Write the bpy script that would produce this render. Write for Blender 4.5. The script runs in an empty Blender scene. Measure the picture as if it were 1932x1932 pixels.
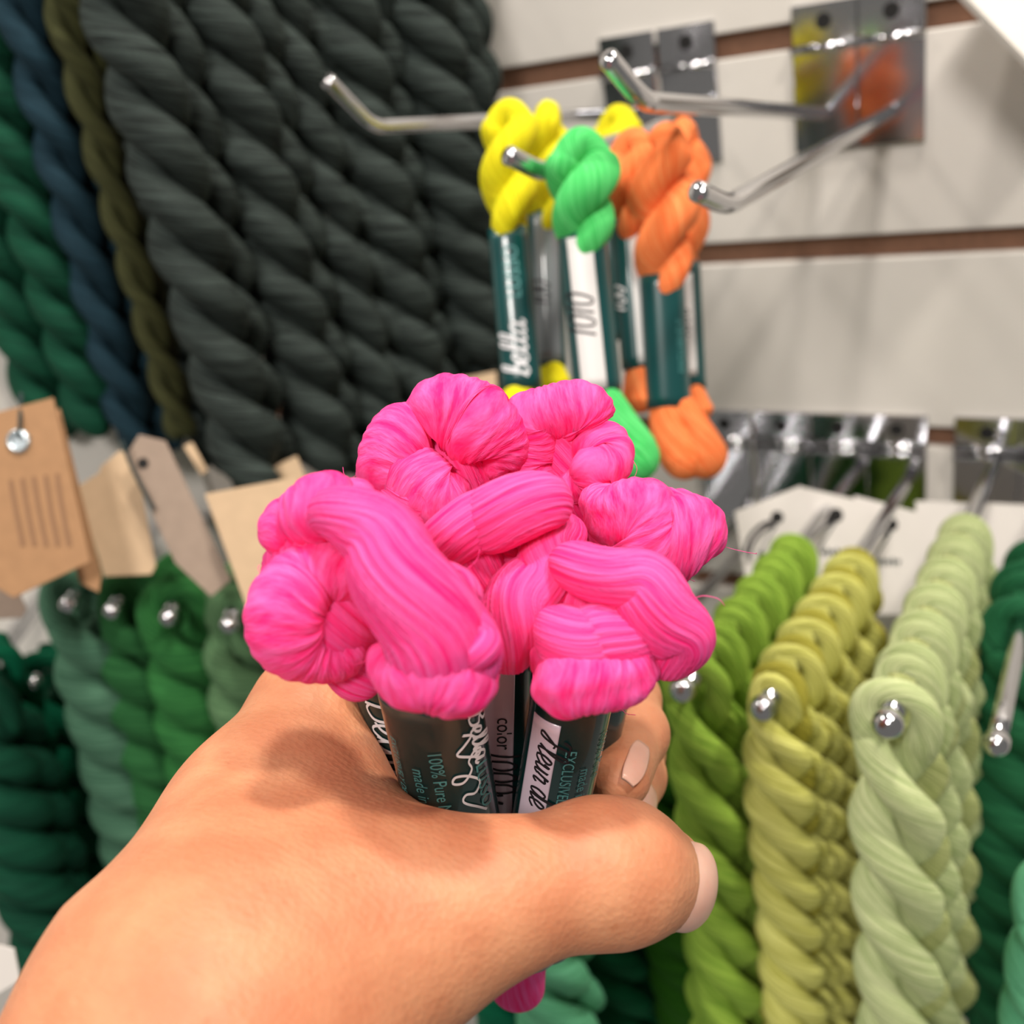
import bpy, math, random
import numpy as np
from mathutils import Vector
random.seed(7); rng = np.random.default_rng(7)
S = bpy.context.scene
COL = S.collection

# ------------------------------------------------------------------ camera
CR = np.array([.867, .4751, -.1544]); CF = np.array([-.4926, .7673, -.4107])
CF /= np.linalg.norm(CF); CR -= CR.dot(CF)*CF; CR /= np.linalg.norm(CR); CU = np.cross(CR, CF)
CAM = np.array([0, -.53, 1.45]); FPX = 1932.0
from mathutils import Matrix
cd = bpy.data.cameras.new('camera'); cam = bpy.data.objects.new('camera', cd); COL.objects.link(cam)
cam.matrix_world = Matrix(((CR[0], CU[0], -CF[0], CAM[0]), (CR[1], CU[1], -CF[1], CAM[1]), (CR[2], CU[2], -CF[2], CAM[2]), (0, 0, 0, 1)))
cd.sensor_width = 36; cd.lens = 36; cd.clip_start = .005
cd.dof.use_dof = True; cd.dof.focus_distance = .187; cd.dof.aperture_fstop = 13
S.camera = cam
# ------------------------------------------------------------------ world, lamps, exposure
w = bpy.data.worlds.new('shop'); S.world = w; w.use_nodes = True
bg = w.node_tree.nodes['Background']; bg.inputs[0].default_value = (1.0, .95, .88, 1); bg.inputs[1].default_value = .2
S.view_settings.view_transform = 'Standard'; S.view_settings.look = 'None'; S.view_settings.exposure = 0.0; S.view_settings.gamma = 1
S.view_settings.use_curve_mapping = False
def lamp(name, loc, aim, size, power, col):
    l = bpy.data.lights.new(name, 'AREA'); l.shape = 'DISK'; l.size = size; l.energy = power; l.color = col
    o = bpy.data.objects.new(name, l); COL.objects.link(o); o.location = loc
    o.rotation_euler = (Vector(aim)-Vector(loc)).to_track_quat('-Z', 'Y').to_euler()
lamp('fill_lamp', (.08, -.22, 2.55), (-.1, -.34, 1.35), .12, 10.3, (1, .93, .85))
lamp('fill_lamp', (.70, -.50, 2.65), (-.1, -.2, 1.3), .14, 12, (1, .93, .84))
lamp('fill_lamp', (-.95, -.75, 2.65), (-.3, -.1, 1.3), .16, 5, (1, .93, .84))
lamp('fill_lamp', (.25, -1.9, 2.75), (-.1, 0, 1.3), .5, 28, (1, .95, .9))  # soft unseen fill behind the camera, added to brighten the camera-facing sides

# ------------------------------------------------------------------ helpers
def P(x, y, d): return CAM + d*(CF + CR*(x-966)/FPX + CU*(966-y)/FPX)
def Py(x, y, off=0.0):
    r = CF + CR*(x-966)/FPX + CU*(966-y)/FPX
    return CAM + r*((-off-CAM[1])/r[1])
def pxm(n, d): return n*d/FPX
def lin(c):
    return tuple((v/255/12.92 if v/255 <= .04045 else ((v/255+.055)/1.055)**2.4) for v in c)
def nrm(v):
    v = np.asarray(v, float); return v/max(1e-12, np.linalg.norm(v))

class MB:
    def __init__(s): s.v = []; s.f = []; s.m = []; s.fib = []; s.n = 0
    def add(s, v, f, mi=0, fib=None):
        v = np.asarray(v, float).reshape(-1, 3)
        s.v.append(v); s.f += [tuple(int(i)+s.n for i in q) for q in f]; s.m += [mi]*len(f)
        s.fib.append(np.zeros_like(v) if fib is None else np.asarray(fib).reshape(-1, 3)); s.n += len(v); return s
    def box(s, o, ex, ey, ez, mi=0):
        o, ex, ey, ez = [np.asarray(a, float) for a in (o, ex, ey, ez)]
        v = [o+a*ex+b*ey+c*ez for a in (-1, 1) for b in (-1, 1) for c in (-1, 1)]
        return s.add(v, [(0, 1, 3, 2), (4, 6, 7, 5), (0, 4, 5, 1), (2, 3, 7, 6), (0, 2, 6, 4), (1, 5, 7, 3)], mi)
    def build(s, name, mats, parent=None, smooth=True, bevel=0):
        me = bpy.data.meshes.new(name); V = np.concatenate(s.v)
        me.from_pydata(V.tolist(), [], s.f); me.validate()
        mats = mats if isinstance(mats, (list, tuple)) else [mats]
        for m in mats: me.materials.append(m)
        if len(mats) > 1 and len(me.polygons) == len(s.m): me.polygons.foreach_set('material_index', s.m)
        me.polygons.foreach_set('use_smooth', [smooth]*len(me.polygons))
        a = me.attributes.new('fib', 'FLOAT_VECTOR', 'POINT')
        if len(me.vertices) == len(V): a.data.foreach_set('vector', np.concatenate(s.fib).ravel())
        o = bpy.data.objects.new(name, me); COL.objects.link(o)
        if parent: o.parent = parent; o.matrix_parent_inverse = parent.matrix_basis.inverted()
        if bevel:
            b = o.modifiers.new('bevel', 'BEVEL'); b.width = bevel; b.segments = 2; b.limit_method = 'ANGLE'
        return o
def thing(name, loc, label, cat, group=None):
    o = bpy.data.objects.new(name, None); COL.objects.link(o); o.location = [float(a) for a in loc]; o.empty_display_size = .01
    return tag(o, label, cat, group)
def tag(o, label, cat, group=None, kind=None):
    if label: o['label'] = label
    if cat: o['category'] = cat
    if group: o['group'] = group
    if kind: o['kind'] = kind
    return o

def catmull(pts, n):
    p = np.asarray(pts, float); p = np.vstack([2*p[0]-p[1], p, 2*p[-1]-p[-2]]); out = []
    k = len(p)-3; t = np.linspace(0, k-1e-6, n)
    i = t.astype(int); u = (t-i)[:, None]; a, b, c, d = p[i], p[i+1], p[i+2], p[i+3]
    return .5*(2*b+(c-a)*u+(2*a-5*b+4*c-d)*u*u+(3*b-a-3*c+d)*u**3)
def resample(p, n):
    s = np.r_[0, np.cumsum(np.linalg.norm(np.diff(p[:, :3], axis=0), axis=1))]
    t = np.linspace(0, s[-1], n); return np.stack([np.interp(t, s, p[:, j]) for j in range(p.shape[1])], 1)
def sweep(mb, path, rad, nseg=24, mode='along', twist=0.0, lump=0.0, cap=True, mi=0, flat=None, ridges=0, ramp=0.0, seed=None):
    """tube along path; fib = yarn-fibre coordinates in mm. flat=(dir, factor) squashes the section along dir"""
    p = np.asarray(path, float); n = len(p); rad = np.broadcast_to(np.asarray(rad, float), (n,)).copy()
    r = np.random.default_rng(seed if seed is not None else int(abs(p[0].sum())*1e6) % 99991)
    T = np.gradient(p, axis=0); T /= np.linalg.norm(T, axis=1)[:, None]+1e-12
    s = np.r_[0, np.cumsum(np.linalg.norm(np.diff(p, axis=0), axis=1))]; L = s[-1]
    if cap:
        e = np.minimum(s/np.maximum(rad[0], 1e-6), (L-s)/np.maximum(rad[-1], 1e-6)); e = np.clip(e, 0, 1)
        rad = rad*np.sqrt(np.clip(1-(1-e)**2, .0009, 1))
    N = np.zeros_like(p); a = np.array([0, 0, 1.]) if abs(T[0][2]) < .9 else np.array([1., 0, 0])
    N[0] = nrm(a-T[0]*a.dot(T[0]))
    for i in range(1, n): N[i] = nrm(N[i-1]-T[i]*N[i-1].dot(T[i]))
    B = np.cross(T, N); th = np.linspace(0, 2*np.pi, nseg, endpoint=False)
    c, sn = np.cos(th), np.sin(th); R = rad[:, None]*np.ones(nseg)
    if lump:
        for k in (2, 3, 5, 7):
            ph = r.uniform(0, 6.28); R = R*(1+lump/k*1.3*np.sin(k*th[None, :]+ph+(s[:, None]*1000*r.uniform(.05, .25))))
    ang = th[None, :]+twist*s[:, None]*1000
    mean = rad.max()*1000
    if ridges:
        if mode == 'along':
            q = ridges*ang
            for k, f in ((1, .23), (.37, .61)): q = q+k*1.8*np.sin(ang*3+s[:, None]*1000*f+r.uniform(0, 6))
            R = R*(1+ramp*np.abs(np.sin(q/2))-ramp*.5)
        else:
            q = 2*np.pi*s[:, None]*1000/ridges+1.6*np.sin(ang*2+r.uniform(0, 6))+1.2*np.sin(s[:, None]*700+ang)
            R = R*(1+ramp*np.abs(np.sin(q/2))-ramp*.5)
    D = N[:, None, :]*c[None, :, None]+B[:, None, :]*sn[None, :, None]
    V = D*R[:, :, None]
    if flat is not None:
        d = nrm(flat[0]); fac = flat[1]; fac = np.broadcast_to(np.asarray(fac, float), (n,))
        V = V-(V@d)[:, :, None]*d*(1-fac)[:, None, None]
    V = V+p[:, None, :]
    if mode == 'along': fib = np.stack([np.cos(ang)*mean, np.sin(ang)*mean, s[:, None]*1000*.07+0*ang], -1)
    else: fib = np.stack([np.cos(ang)*mean*.12, np.sin(ang)*mean*.12, s[:, None]*1000*1.0+.5*np.sin(2*ang)], -1)
    fib = fib + r.uniform(-40, 40, 3)
    F = [(i*nseg+j, i*nseg+(j+1) % nseg, (i+1)*nseg+(j+1) % nseg, (i+1)*nseg+j) for i in range(n-1) for j in range(nseg)]
    F += [tuple(range(nseg-1, -1, -1)), tuple((n-1)*nseg+j for j in range(nseg))]
    return mb.add(V, F, mi, fib)

# ------------------------------------------------------------------ materials
def newmat(name):
    m = bpy.data.materials.new(name); m.use_nodes = True
    return m, m.node_tree.nodes, m.node_tree.links, m.node_tree.nodes['Principled BSDF']
def simple(name, c, rough=.5, metal=0, coat=0, noise=0, nscale=200, spec=.5):
    m, N, K, b = newmat(name); b.inputs['Base Color'].default_value = (*lin(c), 1); b.inputs['Roughness'].default_value = rough
    b.inputs['Metallic'].default_value = metal; b.inputs['Coat Weight'].default_value = coat; b.inputs['Specular IOR Level'].default_value = spec
    b.inputs['Coat Roughness'].default_value = .08
    if noise:
        t = N.new('ShaderNodeTexCoord'); n = N.new('ShaderNodeTexNoise'); n.inputs['Scale'].default_value = nscale; n.inputs['Detail'].default_value = 6
        K.new(t.outputs['Object'], n.inputs['Vector']); x = N.new('ShaderNodeMix'); x.data_type = 'RGBA'; x.blend_type = 'MULTIPLY'; x.inputs[0].default_value = noise
        x.inputs[6].default_value = (*lin(c), 1); K.new(n.outputs['Color'], x.inputs[7])
        r = N.new('ShaderNodeValToRGB'); r.color_ramp.elements[0].position = .3; r.color_ramp.elements[0].color = (.55, .55, .55, 1); r.color_ramp.elements[1].position = .7
        K.new(n.outputs['Fac'], r.inputs[0]); K.new(r.outputs[0], x.inputs[7]); K.new(x.outputs[2], b.inputs['Base Color'])
    return m
def yarn(name, c, c2=None, fs=.85, bump=.9, sss=0.0, sheen=.25, dist=.001, contrast=.42):
    """wool: fibres as stretched noise along the strand coordinates"""
    m, N, K, b = newmat(name); c2 = c2 or tuple(v*.62 for v in c)
    b.inputs['Roughness'].default_value = .75; b.inputs['Sheen Weight'].default_value = sheen; b.inputs['Sheen Roughness'].default_value = .4
    b.inputs['Sheen Tint'].default_value = (*[min(1, v*1.2+.05) for v in lin(c)], 1); b.inputs['Specular IOR Level'].default_value = .15
    a = N.new('ShaderNodeAttribute'); a.attribute_name = 'fib'
    n = N.new('ShaderNodeTexNoise'); n.inputs['Scale'].default_value = fs; n.inputs['Detail'].default_value = 3.5; n.inputs['Roughness'].default_value = .6
    K.new(a.outputs['Vector'], n.inputs['Vector'])
    r = N.new('ShaderNodeValToRGB'); r.color_ramp.elements[0].position = .5-contrast*.35; r.color_ramp.elements[1].position = .5+contrast*.3
    r.color_ramp.elements[0].color = (*lin(c2), 1); r.color_ramp.elements[1].color = (*lin(c), 1)
    K.new(n.outputs['Fac'], r.inputs[0]); K.new(r.outputs[0], b.inputs['Base Color'])
    bu = N.new('ShaderNodeBump'); bu.inputs['Strength'].default_value = bump; bu.inputs['Distance'].default_value = dist
    K.new(n.outputs['Fac'], bu.inputs['Height']); K.new(bu.outputs[0], b.inputs['Normal'])
    if sss:
        b.inputs['Subsurface Weight'].default_value = sss; b.inputs['Subsurface Radius'].default_value = (1, .35, .5); b.inputs['Subsurface Scale'].default_value = .0022
    return m
M = {}
M['white'] = simple('white_laminate', (226, 220, 212), .35, noise=.06, nscale=60)
M['groove'] = simple('brown_fibreboard', (132, 94, 72), .8, noise=.5, nscale=300)
M['chrome'] = simple('chrome', (205, 205, 208), .12, metal=1)
M['hole'] = simple('dark_hole', (18, 16, 15), .8)
M['sleeve'] = simple('printed_dark_green', (10, 46, 45), .32, coat=.8)
M['sleeve_bg'] = simple('printed_teal_green', (6, 66, 66), .3, coat=.6)
M['film'] = simple('grey_film_reflection', (120, 125, 128), .15, coat=1)  # opaque grey: the reflection on a glossy sleeve put into the colour
M['sticker'] = simple('white_sticker', (226, 208, 222), .35, coat=.5)
M['sticker_bg'] = simple('white_sticker_plain', (225, 222, 220), .4)
M['ink'] = simple('black_ink', (25, 20, 25), .6)
M['print_teal'] = simple('teal_print', (78, 140, 138), .5)
M['print_white'] = simple('white_print', (225, 225, 228), .5)
M['kraft'] = simple('kraft_card', (172, 130, 92), .8, noise=.25, nscale=180)
M['beige'] = simple('beige_card', (205, 176, 142), .8, noise=.2, nscale=180)
M['grey_card'] = simple('taupe_card', (160, 140, 124), .8, noise=.25, nscale=180)
M['white_card'] = simple('white_card', (212, 206, 200), .7)
M['cord'] = simple('dark_cord', (40, 55, 55), .8)
M['silver'] = simple('eyelet_metal', (200, 210, 215), .25, metal=.8)
PINK = yarn('pink_wool', (255, 98, 172), (255, 38, 124), fs=1.0, bump=.9, sss=.12, sheen=.15, dist=.0008, contrast=.5)
YELLOW = yarn('yellow_wool', (242, 232, 36), (214, 200, 14), fs=.9, sss=.2)
NEON = yarn('neon_green_wool', (104, 224, 128), (52, 184, 84), sss=.2)
ORANGE = yarn('orange_wool', (255, 152, 92), (246, 104, 46), sss=.2)

# ------------------------------------------------------------------ setting: slatted wall
ZG = [1.433-.1005*k for k in range(-4, 12)]
def slatwall(name, x0, x1, y, zt, zb):
    mb = MB(); g = .0058; cuts = [z for z in ZG if zb < z < zt]; edges = [zt]+[e for z in cuts for e in (z+g, z-g)]+[zb]
    for a, b in zip(edges[0::2], edges[1::2]): mb.box(((x0+x1)/2, y+.009, (a+b)/2), ((x1-x0)/2, 0, 0), (0, .009, 0), (0, 0, (a-b)/2), 0)
    for z in cuts: mb.box(((x0+x1)/2, y+.0115, z), ((x1-x0)/2, 0, 0), (0, .0065, 0), (0, 0, g), 1)
    o = mb.build(name, [M['white'], M['groove']], smooth=False, bevel=.0008); o['kind'] = 'structure'; return o
slatwall('wall_back', -1.1, .45, 0, 1.86, .35)
QL = P(440, 1085, .57); HL = np.array([.77, .64, 0]); HL /= np.linalg.norm(HL); NL = np.array([-HL[1], HL[0], 0])   # angled side panel
mb = MB(); mb.box(QL-HL*.4+NL*.009+np.array([0, 0, -.1]), HL*.4, NL*.009, (0, 0, .7)); mb.build('wall_left', M['white'], smooth=False, bevel=.0008)['kind'] = 'structure'

# ------------------------------------------------------------------ hooks
def hook(pts, label, d0, plate=True, r=.0031, group='chrome wall hooks', yoff=0.0, plate_w=.0148):
    """pts: list of (px,py,depth) from tip to base; last = (px,py) on the wall"""
    base = Py(pts[-1][0], pts[-1][1], yoff+.0045)
    q = [P(*p) for p in pts[:-1]]+[base]
    t = thing('slatwall_hook', base, label, 'hook', group)
    mb = MB(); path = [q[0]]
    for i in range(1, len(q)-1):
        a = q[i]+nrm(q[i-1]-q[i])*.007; b = q[i]+nrm(q[i+1]-q[i])*.007
        for u in np.linspace(0, 1, 9): path.append((1-u)**2*a+2*u*(1-u)*q[i]+u*u*b)
    path.append(q[-1]); path = resample(np.array(path), 90); sweep(mb, path, r, 18, cap=False)
    o = mb.build('wire', M['chrome'], t); o.modifiers.new('bevel', 'BEVEL').width = .0008; o.modifiers['bevel'].limit_method = 'ANGLE'; o.modifiers['bevel'].angle_limit = 1.0
    if plate:
        # the plate hangs from the groove above the wire's foot
        zg = min([z for z in ZG if z > base[2]-.001], key=lambda z: z-base[2]); x = base[0]; w_ = plate_w; yb = -yoff
        mb = MB(); zt = zg-.0075; zb = min(zt-.045, base[2]-.012)
        mb.box((x, yb-.0016, (zt+zb)/2), (w_, 0, 0), (0, .0013, 0), (0, 0, (zt-zb)/2)); mb.build('backplate', M['chrome'], t, smooth=False, bevel=.0006)
        mb = MB(); mb.box((x, yb-.0012, zg+.0035), (w_, 0, 0), (0, .0011, 0), (0, 0, .009)); fl = mb.build('hook_flange', M['chrome'], t, smooth=False, bevel=.0005)
        mb = MB(); sweep(mb, [(x-w_, yb-.0035, zg-.0065), (x+w_, yb-.0035, zg-.0065)], .002, 12, cap=False); mb.build('fold', M['chrome'], t)
        mb = MB(); a = np.linspace(0, 2*np.pi, 20, endpoint=False); v = [(x+.0036*math.cos(k), yb-.00245, zg+.0045+.0036*math.sin(k)) for k in a]+[(x+.0036*math.cos(k), yb-.0018, zg+.0045+.0036*math.sin(k)) for k in a]
        mb.add(v, [tuple(range(20)), tuple(range(39, 19, -1))]+[(i, (i+1) % 20, 20+(i+1) % 20, 20+i) for i in range(20)]); h = mb.build('screw_hole', M['hole'], fl, smooth=False)
    return t
hook([(615, 150, .375), (702, 240, .40), (1190, 215)], 'chrome hook carrying the yellow skeins, its bent tip over the black hanks', .4)
hook([(1143, 106, .29), (1214, 192, .305), (1556, 215)], 'empty chrome hook on the left of the two bare plates above the orange skeins', .3)
hook([(1313, 360, .285), (1372, 388, .30), (1680, 212)], 'empty chrome hook on the right bare plate, its tip beside the orange skeins', .3)
hook([(955, 291, .315), (1020, 326, .325), (1300, 205)], 'chrome hook whose short tip pokes out left of the neon green skein', .33)

# ------------------------------------------------------------------ lettering helpers
def text_mesh(s, size, shear=0.0):
    cu = bpy.data.curves.new('t', 'FONT'); cu.body = s; cu.size = size; cu.shear = shear; cu.resolution_u = 3
    o = bpy.data.objects.new('t', cu); COL.objects.link(o); bpy.context.view_layer.update()
    me = bpy.data.meshes.new_from_object(o.evaluated_get(bpy.context.evaluated_depsgraph_get()))
    v = np.array([x.co[:] for x in me.vertices]).reshape(-1, 3); f = [tuple(p.vertices) for p in me.polygons]
    bpy.data.objects.remove(o); bpy.data.curves.remove(cu); bpy.data.meshes.remove(me); return v[:, :2], f
GL = {'l': ([(0, .05), (.22, .5), (.32, .9), (.24, 1), (.14, .8), (.12, .2), (.22, 0), (.4, .12)], .36),
      'e': ([(0, .1), (.25, .22), (.36, .42), (.22, .52), (.08, .3), (.14, .05), (.3, 0), (.5, .14)], .46),
      'b': ([(0, .05), (.22, .5), (.32, .9), (.24, 1), (.14, .8), (.12, .1), (.25, 0), (.42, .15), (.4, .42), (.26, .4), (.5, .36)], .46),
      'B': ([(.1, .75), (.3, 1), (.22, .4), (.1, 0), (.25, .5), (.3, .95), (.55, .95), (.6, .7), (.35, .52), (.65, .4), (.6, .1), (.3, 0), (.1, .12)], .7),
      'a': ([(.42, .44), (.22, .5), (.06, .25), (.16, 0), (.34, .12), (.44, .46), (.4, .1), (.5, 0), (.62, .12)], .56),
      'u': ([(0, .3), (.1, .48), (.08, .15), (.18, 0), (.34, .15), (.4, .48), (.38, .1), (.48, 0), (.6, .12)], .54),
      'r': ([(0, .1), (.15, .5), (.18, .4), (.35, .42), (.3, .1), (.38, 0), (.5, .12)], .44),
      'F': ([(.0, .8), (.2, 1), (.7, .95), (.4, .95), (.3, .5), (.2, .05), (0, .1), (.3, .5), (.5, .5)], .62),
      'd': ([(.4, .44), (.2, .5), (.05, .25), (.16, 0), (.32, .12), (.5, 1), (.42, .1), (.5, 0), (.62, .12)], .56),
      'L': ([(.1, .8), (.3, 1), (.35, .8), (.2, .1), (.05, .02), (.2, .1), (.5, 0), (.7, .1)], .66),
      's': ([(0, .05), (.22, .5), (.25, .4), (.32, .15), (.2, 0), (.08, .08), (.42, .12)], .4),
      'o': ([(.3, .48), (.1, .4), (.06, .12), (.2, 0), (.36, .15), (.32, .44), (.25, .46), (.52, .4)], .48),
      '~': ([(0, .5), (.2, .75), (.45, .5), (.7, .25), (.95, .5), (1.2, .9), (1.0, 1.05), (.9, .8), (1.2, .55), (1.6, .6), (2.0, .3), (1.9, 0), (1.65, .1), (1.8, .45), (2.3, .8), (2.7, .6), (2.6, .3), (2.9, .2), (3.4, .6), (3.8, .9)], 4.0),
      '1': ([(.15, 1), (.12, .5), (.1, 0)], .3), '0': ([(.25, .9), (.05, .6), (.1, .1), (.3, 0), (.42, .4), (.35, .85), (.22, .9)], .5),
      'y': ([(0, .5), (.08, .2), (.22, .15), (.38, .5), (.3, 0), (.15, -.3), (.02, -.2), (.5, .2)], .5), ' ': (None, .3)}
def script_mesh(s, size, wd, shear=.25):
    V = []; F = []; x = 0
    for ch in s:
        g, adv = GL[ch]
        if g:
            p = catmull([(a+x, b) for a, b in g], 5*len(g)); p[:, 0] += shear*p[:, 1]; p = p*size
            t = np.gradient(p, axis=0); t /= np.linalg.norm(t, axis=1)[:, None]+1e-9; n = np.stack([-t[:, 1], t[:, 0]], 1)
            wv = wd*(.55+.75*np.abs(t[:, 1]))[:, None]; b = len(V); k = len(p)
            V += list(p+n*wv/2)+list(p-n*wv/2); F += [(b+i, b+i+1, b+k+i+1, b+k+i) for i in range(k-1)]
        x += adv
    return np.array(V), F
class Tube:
    """flattened sleeve from a (top) to b (bottom); front = direction facing out at angle 0"""
    def __init__(s, a, b, rx, ry, front):
        s.a = np.asarray(a, float); s.A = nrm(np.asarray(b)-s.a); s.L = np.linalg.norm(np.asarray(b)-s.a)
        f = np.asarray(front, float); s.N = nrm(f-s.A*f.dot(s.A)); s.S = nrm(np.cross(s.N, s.A)); s.rx, s.ry = rx, ry
        if s.S.dot(CR) < 0: s.S = -s.S
    def pt(s, l, th, k=0.0): return s.a+s.A*l+s.S*math.sin(th)*(s.rx+k)+s.N*math.cos(th)*(s.ry+k)
    def shell(s, mb, l0, l1, k0, k1, th0=0, th1=2*math.pi, nl=14, nt=48):
        full = abs(th1-th0) > 6.2; T = np.linspace(th0, th1, nt, endpoint=not full); Ls = np.linspace(l0, l1, nl); V = []
        for k in (k1, k0): V += [s.pt(l, t, k) for l in Ls for t in T]
        o = nl*nt; F = []; J = nt if full else nt-1; q = lambda i, j: i*nt+(j % nt)
        for i in range(nl-1):
            for j in range(J):
                F.append((q(i, j), q(i, j+1), q(i+1, j+1), q(i+1, j))); F.append((o+q(i, j), o+q(i+1, j), o+q(i+1, j+1), o+q(i, j+1)))
        for j in range(J):
            F.append((q(0, j), o+q(0, j), o+q(0, j+1), q(0, j+1))); F.append((q(nl-1, j), q(nl-1, j+1), o+q(nl-1, j+1), o+q(nl-1, j)))
        if not full:
            for i in range(nl-1):
                F.append((q(i, 0), q(i+1, 0), o+q(i+1, 0), o+q(i, 0))); F.append((q(i, nt-1), o+q(i, nt-1), o+q(i+1, nt-1), q(i+1, nt-1)))
        mb.add(V, F)
    def write(s, mb, vf, l0, th0, up=False, k=.00018):
        v, f = vf; rm = (s.rx+s.ry)/2; sg = -1 if up else 1
        mb.add([s.pt(l0+sg*x, th0+sg*y/rm, k) for x, y in v], f)

# ------------------------------------------------------------------ mini skeins hanging at the back
def lump_helix(mb, top, bot, rp, rh, pitch, phase, side, front, seed, nseg=28, loop=1.0, n=150, taper=.75, mode='along', wig=0.0):
    """two plies twisted together from bot up to top, closed over the top by a loop"""
    top, bot = np.asarray(top, float), np.asarray(bot, float); A = nrm(bot-top); L = np.linalg.norm(bot-top)
    X = nrm(side-A*np.dot(side, A)); Y = np.cross(A, X)
    if Y.dot(front) < 0: Y = -Y
    l0 = rp*1.9*loop; t = np.linspace(L, l0, n); path = []; rad = []
    for k in (0, 1):
        tt = t if k == 0 else t[::-1]
        for u in tt:
            fr = u/L; ph = phase+math.pi*k+2*math.pi*(u-l0)/pitch
            rr = rh*(1-fr**3)
            path.append(top+A*u+(X*math.cos(ph)+Y*math.sin(ph))*rr); rad.append(rp*(taper+(1-taper)*(1-abs(2*fr-1)))*(1-.3*max(0, fr-.75)/.25))
        if k == 0:
            e0 = path[-1]; ph = phase+math.pi; e1 = top+A*l0+(X*math.cos(ph)+Y*math.sin(ph))*rh
            for v in np.linspace(0, 1, 26)[1:-1]:
                path.append((e0*(1-v)+e1*v)-A*math.sin(math.pi*v)*(l0-rp)+(e0-e1)*.0); rad.append(rp*taper)
    path = np.array(path)
    if wig: path += wig*np.sin(np.linspace(0, 9, len(path)))[:, None]*Y
    pr = resample(np.c_[path, rad], 2*n); sweep(mb, pr[:, :3], pr[:, 3], nseg, mode, twist=.25, lump=.05, seed=seed)
TOCAM = -CF
def bg_skein(label, mat, top, st, sb, tail, d, wpx, hw, phase, pitchpx, sticker=None, lett=None, ord_='', group='small skeins in green sleeves on the hooks', dd=0.0, tails=1):
    """top/st/sb/tail in pixels: loop top, sleeve top, sleeve bottom, tail end"""
    T, A, B = P(*top, d), P(*st, d+dd*.5), P(*sb, d+dd)
    t = thing('yarn_skein', T, label, 'yarn skein', group)
    r = pxm(wpx/2, d); tb = Tube(A, B, r, r*.72, TOCAM)
    mb = MB(); rp = pxm(hw*.27, d); lump_helix(mb, T, A+tb.A*.010, rp, rp*.86, pxm(pitchpx, d), phase, CR, TOCAM, seed=len(bpy.data.objects)); mb.build('yarn_twist', mat, t)
    mb = MB(); tb.shell(mb, 0, tb.L, -.0008, 0); sl = mb.build('sleeve', M['sleeve_bg'], t)
    if sticker:
        l0, l1, a0, a1, sm = sticker; mb = MB(); tb.shell(mb, l0*tb.L, l1*tb.L, .00005, .0002, a0, a1, nt=16); mb.build('sticker', M[sm], sl)
    for (vf, l0, th, up, m_) in (lett or []):
        mb = MB(); tb.write(mb, vf, l0*tb.L, th, up, k=.0003); mb.build('lettering', M[m_], sl)
    if tail:
        mb = MB(); E = P(*tail, d+dd*1.3)
        for k in range(tails):
            o = (CR*(k-(tails-1)/2))*r*.9
            q = catmull([B-tb.A*.004+o*.6, B+(E-B)*.45+o*1.2, E+o*.9], 40)
            sweep(mb, q, np.interp(np.linspace(0, 1, 40), [0, .25, .7, 1], [r*.6, r*.8, r*1.05, r*.9]), 26, twist=.05, lump=.05, seed=k+3)
        mb.build('yarn_tail', mat, t)
    return t
brand = [(script_mesh('bella', .0085, .0007, .2), .93, .42, True, 'print_white'), (text_mesh('LUSSO', .0062), .45, .36, True, 'print_teal')]
bg_skein('yellow skein nearest the tip of its hook, green sleeve with white script', YELLOW, (960, 178), (958, 432), (985, 735), (968, 800), .350, 76, 122, .3, 230, lett=brand)
bg_skein('yellow skein second on its hook, with a grey faced sleeve, behind the green skein', YELLOW, (1035, 182), (1028, 402), (1036, 692), (1050, 745), .378, 66, 118, 1.7, 200, sticker=(.03, .97, -.75, .75, 'film'), lett=[(script_mesh('100', .007, .0006), .62, .1, True, 'ink')])
bg_skein('yellow skein farthest back, only its top showing above the orange skeins', YELLOW, (1168, 190), (1150, 400), (1150, 640), None, .42, 60, 118, .8, 200)
bg_skein('neon green skein with white sticker and handwritten number', NEON, (1095, 230), (1097, 440), (1128, 742), (1222, 905), .322, 92, 152, -.25, 205, sticker=(.04, .98, -.75, .35, 'sticker_bg'), lett=[(script_mesh('1010', .0085, .0006, .3), .66, .1, True, 'ink')], dd=.006)
bg_skein('orange skein nearest the green one, pale sticker along its sleeve', ORANGE, (1196, 232), (1184, 415), (1205, 696), (1208, 780), .352, 64, 118, .5, 190, sticker=(0, .97, -.1, 1.0, 'sticker_bg'), lett=[(script_mesh('100', .007, .0006), .62, -.6, True, 'print_white')], dd=.004)
bg_skein('orange skein in front with the plain dark green sleeve', ORANGE, (1255, 222), (1248, 520), (1262, 768), (1330, 900), .346, 84, 150, 1.2, 240, dd=.006, tails=2, lett=[(text_mesh('EXCLUSIVELY', .003), .75, .75, True, 'print_teal')])
bg_skein('orange skein at the back right, narrow white sticker on its sleeve', ORANGE, (1290, 215), (1290, 496), (1302, 735), (1320, 800), .385, 62, 110, 2.1, 220, sticker=(.1, .9, -.5, .35, 'sticker_bg'), lett=[(script_mesh('1000', .006, .0005), .6, 0, True, 'ink')])

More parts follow.
